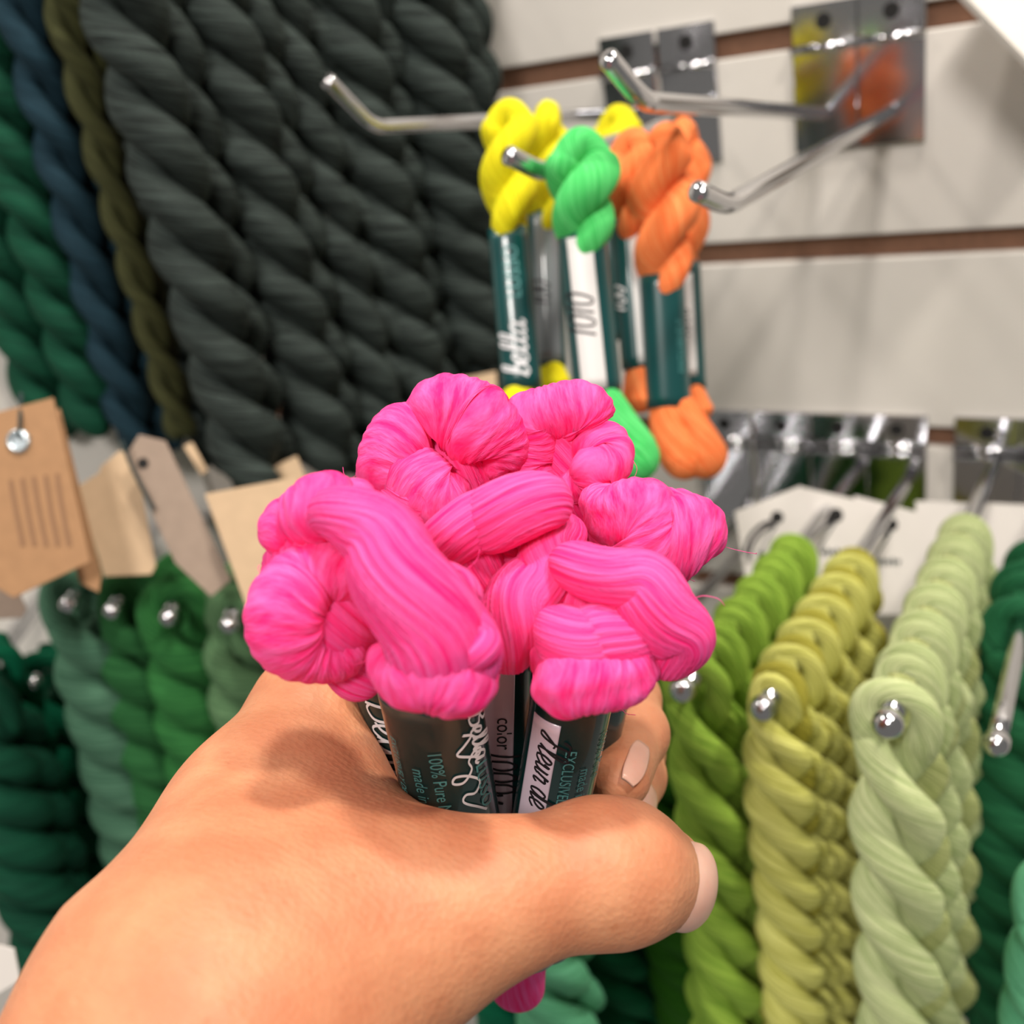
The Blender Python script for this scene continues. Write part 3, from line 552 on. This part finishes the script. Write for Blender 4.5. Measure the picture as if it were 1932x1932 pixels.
pink('pink skein at the front right, twisted end above the script sticker', [
    {'p': [(1200, 760, 6, 60), (1290, 760, 2, 105), (1420, 800, 0, 122), (1540, 880, -1, 138), (1620, 980, 0, 128), (1630, 1060, 2, 112), (1560, 1120, 6, 80)], 's': 31, 't': .05},
    {'p': [(1180, 940, 4, 70), (1230, 1010, 0, 118), (1330, 1040, -1, 138), (1440, 1020, 1, 115), (1520, 980, 5, 60)], 's': 33, 'l': .08},
    {'p': [(1110, 1060, 6, 60), (1190, 1150, 0, 108), (1310, 1180, -3, 120), (1430, 1150, -1, 108), (1520, 1070, 5, 70)], 'm': 'across', 's': 34, 'l': .08},
    {'p': [(1330, 800, 10, 150), (1330, 1000, 8, 160), (1300, 1150, 6, 110)], 's': 35}], .161, (1090, 1262), (990, 1790), .177, .224, 158, tl=.021,
    stick=((.0085, .040, -1.05, -.22, 'sticker'),),
    texts=((script_mesh('Fleur de', .0052, .00045, .3), .0108, -.70, 'ink'), (text_mesh('EXCLUSIVELY', .0026), .0140, .0, 'print_teal'), (text_mesh('made in', .0028), .0190, .46, 'print_teal'), (text_mesh('100% Pure', .0028), .011, .92, 'print_teal')))

# ------------------------------------------------------------------ the hand: one continuous surface
def J(x, y, d, r): return (*P(x, y, d), r/1000)
def chain(pts): return [(np.array(a[:3]), np.array(b[:3]), a[3], b[3]) for a, b in zip(pts[:-1], pts[1:])]
WR = J(430, 1972, .153, 24.5); WR2 = J(500, 2060, .166, 20)
EL = J(140, 2430, .132, 28); EL2 = J(240, 2510, .150, 23)
I0 = J(588, 1345, .204, 10.5); M0 = J(610, 1440, .222, 11); R0 = J(640, 1560, .235, 10.5); L0 = J(690, 1690, .238, 9.5)
CM = J(545, 1815, .161, 14.5); TM = J(815, 1728, .164, 11.7); TI = J(1125, 1645, .1700, 11.3)
palm = chain([EL, WR])+chain([EL2, WR2])+chain([WR, WR2])
palm += chain([J(400, 1830, .158, 20), J(488, 1565, .186, 14.5), I0])+chain([J(420, 1880, .172, 20), J(530, 1640, .205, 13), M0])
palm += chain([J(460, 1930, .185, 18), J(570, 1720, .222, 12), R0])+chain([J(500, 1950, .19, 14), J(620, 1800, .228, 10.5), L0])
palm += chain([WR, CM, TM])+chain([J(630, 1500, .192, 9), J(740, 1690, .174, 9)])+chain([J(560, 1590, .187, 12.5), J(690, 1740, .169, 13)])+chain([J(480, 1730, .172, 16), J(650, 1750, .167, 15)])
palm += chain([CM, J(640, 1840, .174, 12), J(600, 1890, .19, 12)])
thumb = chain([J(740, 1728, .164, 11.7), TM, J(960, 1686, .165, 11.0), TI, J(1178, 1646, .1720, 10.9), J(1243, 1658, .1768, 8.8)])
index = chain([I0, J(770, 1270, .240, 9), J(1010, 1255, .252, 8.4), J(1180, 1320, .240, 7.8), J(1196, 1385, .224, 7.2), J(1170, 1468, .2075, 6.2)])
midf = chain([M0, J(760, 1420, .252, 9), J(1020, 1400, .262, 8.6), J(1190, 1420, .25, 7.8), J(1195, 1465, .2345, 7.0), J(1178, 1532, .219, 6.2)])
ringf = chain([R0, J(780, 1560, .262, 8.6), J(1000, 1560, .266, 8), J(1120, 1570, .252, 7.4), J(1120, 1620, .232, 6.4)])
litf = chain([L0, J(800, 1690, .256, 7.8), J(960, 1690, .258, 7), J(1050, 1690, .246, 6.4), J(1040, 1720, .230, 5.6)])
def seg(p, a, b, r1, r2):
    ba = b-a; h = np.clip(((p-a)@ba)/(ba@ba), 0, 1); return np.linalg.norm(p-a-h[:, None]*ba, axis=1)-(r1+(r2-r1)*h)
def smin(a, b, k):
    h = np.clip(.5+.5*(b-a)/k, 0, 1); return b*(1-h)+a*h-k*h*(1-h)
def gsdf(p, prims, k):
    f = None
    for q in prims: g = seg(p, *q); f = g if f is None else smin(f, g, k)
    return f
def hand_sdf(p):
    pl = gsdf(p, palm, .013); out = smin(pl, gsdf(p, thumb, .004), .010)
    for fg, k in ((index, .008), (midf, .008), (ringf, .008), (litf, .008)):
        out = smin(out, smin(pl, gsdf(p, fg, .003), k), .0008)
    return out
def surface_nets(fn, lo, hi, h):
    C = 5; n = np.ceil((hi-lo)/(h*C)).astype(int)
    g = np.stack(np.meshgrid(*[lo[i]+h*C*(np.arange(n[i])+.5) for i in range(3)], indexing='ij'), -1)
    fc = fn(g.reshape(-1, 3)).reshape(n); near = np.abs(fc) < h*C*1.6
    f = np.repeat(np.repeat(np.repeat(fc, C, 0), C, 1), C, 2)
    m = np.repeat(np.repeat(np.repeat(near, C, 0), C, 1), C, 2)
    ii = np.argwhere(m); f[m] = np.concatenate([fn(lo+h*(c+.5)) for c in np.array_split(ii, max(1, len(ii)//400000))])
    s = f < 0; N = np.array(f.shape)
    cnt = np.zeros(N-1, int); acc = np.zeros((*(N-1), 3))
    off = [(i, j, k) for i in (0, 1) for j in (0, 1) for k in (0, 1)]
    sl = lambda o: tuple(slice(o[i], N[i]-1+o[i]) for i in range(3))
    for a in off:
        for ax in range(3):
            if a[ax] == 0:
                b = list(a); b[ax] = 1; fa, fb = f[sl(a)], f[sl(b)]; x = (fa < 0) != (fb < 0)
                t = np.where(x, fa/np.where(x, fa-fb, 1), 0); cnt += x
                for c in range(3): acc[..., c] += np.where(x, a[c]+(t if c == ax else 0), 0)
    act = cnt > 0; idx = -np.ones(N-1, int); idx[act] = np.arange(act.sum()); cell = np.argwhere(act)
    V = lo+h*(.5+cell+acc[act]/cnt[act][:, None]); F = []
    for ax in range(3):
        b, c = (ax+1) % 3, (ax+2) % 3; s0 = [slice(1, N[i]-1) for i in range(3)]; s0[ax] = slice(0, N[ax]-1); s1 = list(s0); s1[ax] = slice(1, N[ax])
        A, B = s[tuple(s0)], s[tuple(s1)]; x = np.argwhere(A != B); o = np.array([1, 1, 1]); o[ax] = 0; x = x+o
        inside = s[x[:, 0], x[:, 1], x[:, 2]]; eb = np.zeros(3, int); eb[b] = 1; ec = np.zeros(3, int); ec[c] = 1
        q = [idx[tuple((x-d).T)] for d in (0*eb, eb, eb+ec, ec)]; q = np.stack(q, 1); q[~inside] = q[~inside][:, ::-1]; F.append(q)
    F = np.concatenate(F); F = F[(F >= 0).all(1)]
    for _ in range(2):
        e = 2e-4; f0 = fn(V); gr = np.stack([fn(V+np.eye(3)[i]*e)-f0 for i in range(3)], 1)/e; V = V-gr*np.clip(f0, -h, h)[:, None]/np.maximum((gr**2).sum(1), .2)[:, None]
    return V, F
def skin(name, base, red, nail=False):
    m, N, K, b = newmat(name); b.inputs['Roughness'].default_value = .27 if nail else .55; b.inputs['Specular IOR Level'].default_value = .5
    b.inputs['Subsurface Weight'].default_value = .35; b.inputs['Subsurface Radius'].default_value = (1, .4, .22); b.inputs['Subsurface Scale'].default_value = .003
    t = N.new('ShaderNodeTexCoord'); mp = N.new('ShaderNodeMapping'); K.new(t.outputs['Object'], mp.inputs[0])
    def noise(sc, det=4, vec=None):
        n = N.new('ShaderNodeTexNoise'); n.inputs['Scale'].default_value = sc; n.inputs['Detail'].default_value = det; K.new(vec or mp.outputs[0], n.inputs['Vector']); return n
    n1 = noise(95, 5); r = N.new('ShaderNodeValToRGB'); r.color_ramp.elements[0].position = .38; r.color_ramp.elements[1].position = .66
    r.color_ramp.elements[0].color = (*lin(red), 1); r.color_ramp.elements[1].color = (*lin(base), 1); K.new(n1.outputs['Fac'], r.inputs[0])
    out = r.outputs[0]
    if not nail:
        n2 = noise(330, 2); r2 = N.new('ShaderNodeValToRGB'); r2.color_ramp.elements[0].position = .70; r2.color_ramp.elements[0].color = (1, 1, 1, 1); r2.color_ramp.elements[1].position = .80; r2.color_ramp.elements[1].color = (.84, .72, .62, 1)
        K.new(n2.outputs['Fac'], r2.inputs[0]); x = N.new('ShaderNodeMix'); x.data_type = 'RGBA'; x.blend_type = 'MULTIPLY'; x.inputs[0].default_value = .75; K.new(out, x.inputs[6]); K.new(r2.outputs[0], x.inputs[7]); out = x.outputs[2]
        v = N.new('ShaderNodeTexVoronoi'); v.inputs['Scale'].default_value = 900; K.new(mp.outputs[0], v.inputs['Vector'])
        m2 = N.new('ShaderNodeMapping'); m2.inputs['Rotation'].default_value = (.3, .5, .6); m2.inputs['Scale'].default_value = (1, 5, 2.2); K.new(t.outputs['Object'], m2.inputs[0]); n3 = noise(260, 4, m2.outputs[0])
        ad = N.new('ShaderNodeMath'); ad.operation = 'MULTIPLY_ADD'; K.new(n3.outputs['Fac'], ad.inputs[0]); ad.inputs[1].default_value = 1.3; K.new(v.outputs['Distance'], ad.inputs[2])
        bu = N.new('ShaderNodeBump'); bu.inputs['Strength'].default_value = .24; bu.inputs['Distance'].default_value = .0004; K.new(ad.outputs[0], bu.inputs['Height']); K.new(bu.outputs[0], b.inputs['Normal'])
    K.new(out, b.inputs['Base Color']); return m
M['skin'] = skin('tanned_skin', (216, 150, 110), (205, 132, 94)); M['nail'] = skin('bare_nail', (234, 180, 160), (226, 166, 146), True)
allp = palm+thumb+index+midf+ringf+litf
clip = P(60, 2150, .15)
lo = np.min([np.minimum(a, b)-max(r, q)-.004 for a, b, r, q in allp if True], axis=0); hi = np.max([np.maximum(a, b)+max(r, q)+.004 for a, b, r, q in allp], axis=0)
V, F = surface_nets(hand_sdf, lo, hi, .0012)
hand = thing('hand', P(600, 1700, .17), 'bare left hand and wrist gripping the bunch of pink skeins, thumb across the front', 'hand')
hand.name = 'person'
mb = MB(); mb.add(V, F); body = mb.build('hand', M['skin'], hand)
print('hand verts', len(V))
def nail(j0, j1, dors, l0, l1, wd, ang, lift=.0004, th=.0006):
    """nail plate curved over the finger j0->j1, from l0 to l1 (metres past j1's centre), dors = outward side"""
    a, b = np.array(j0[:3]), np.array(j1[:3]); T = nrm(b-a); D = nrm(np.asarray(dors)-T*np.dot(dors, T)); Sd = np.cross(T, D); r1 = j1[3]; n, m = 18, 17; top = []
    for i in range(n):
        u = i/(n-1); l = l0+(l1-l0)*u; s_ = .58+.42*(1-abs(2*u-1)**3.5)
        for j in range(m):
            q = (j/(m-1)*2-1)*ang*s_; base = b+T*l
            rad = wd; drop = -.35*max(0, l)**2/.008
            p = base+Sd*math.sin(q)*rad*1.0+D*(math.cos(q)*rad+drop)
            top.append(p+D*lift)
    top = np.array(top); bt = top-D*th; N_ = n*m; Fq = []
    for i in range(n-1):
        for j in range(m-1):
            k = i*m+j; Fq += [(k, k+1, k+m+1, k+m), (N_+k, N_+k+m, N_+k+m+1, N_+k+1)]
    ed = [j for j in range(m)]+[i*m+m-1 for i in range(1, n)]+[(n-1)*m+j for j in range(m-2, -1, -1)]+[i*m for i in range(n-2, 0, -1)]
    for i in range(len(ed)): p_, q_ = ed[i], ed[(i+1) % len(ed)]; Fq.append((q_, p_, N_+p_, N_+q_))
    mb = MB(); mb.add(np.vstack([top, bt]), Fq); return mb.build('nail', M['nail'], hand)
tj = thumb[-1]; nail((*tj[0], 0), (*tj[1], tj[3]), CR*.45-CF*.85+CU*.12, -.0040, .0066, .0091, .95)
tj = index[-1]; nail((*tj[0], 0), (*tj[1], tj[3]), CR*.12-CF*.9+CU*.2, -.0055, .0066, .0063, .38)
tj = midf[-1]; nail((*tj[0], 0), (*tj[1], tj[3]), CR*.3-CF*.75+CU*.3, -.005, .0068, .0064, .85)
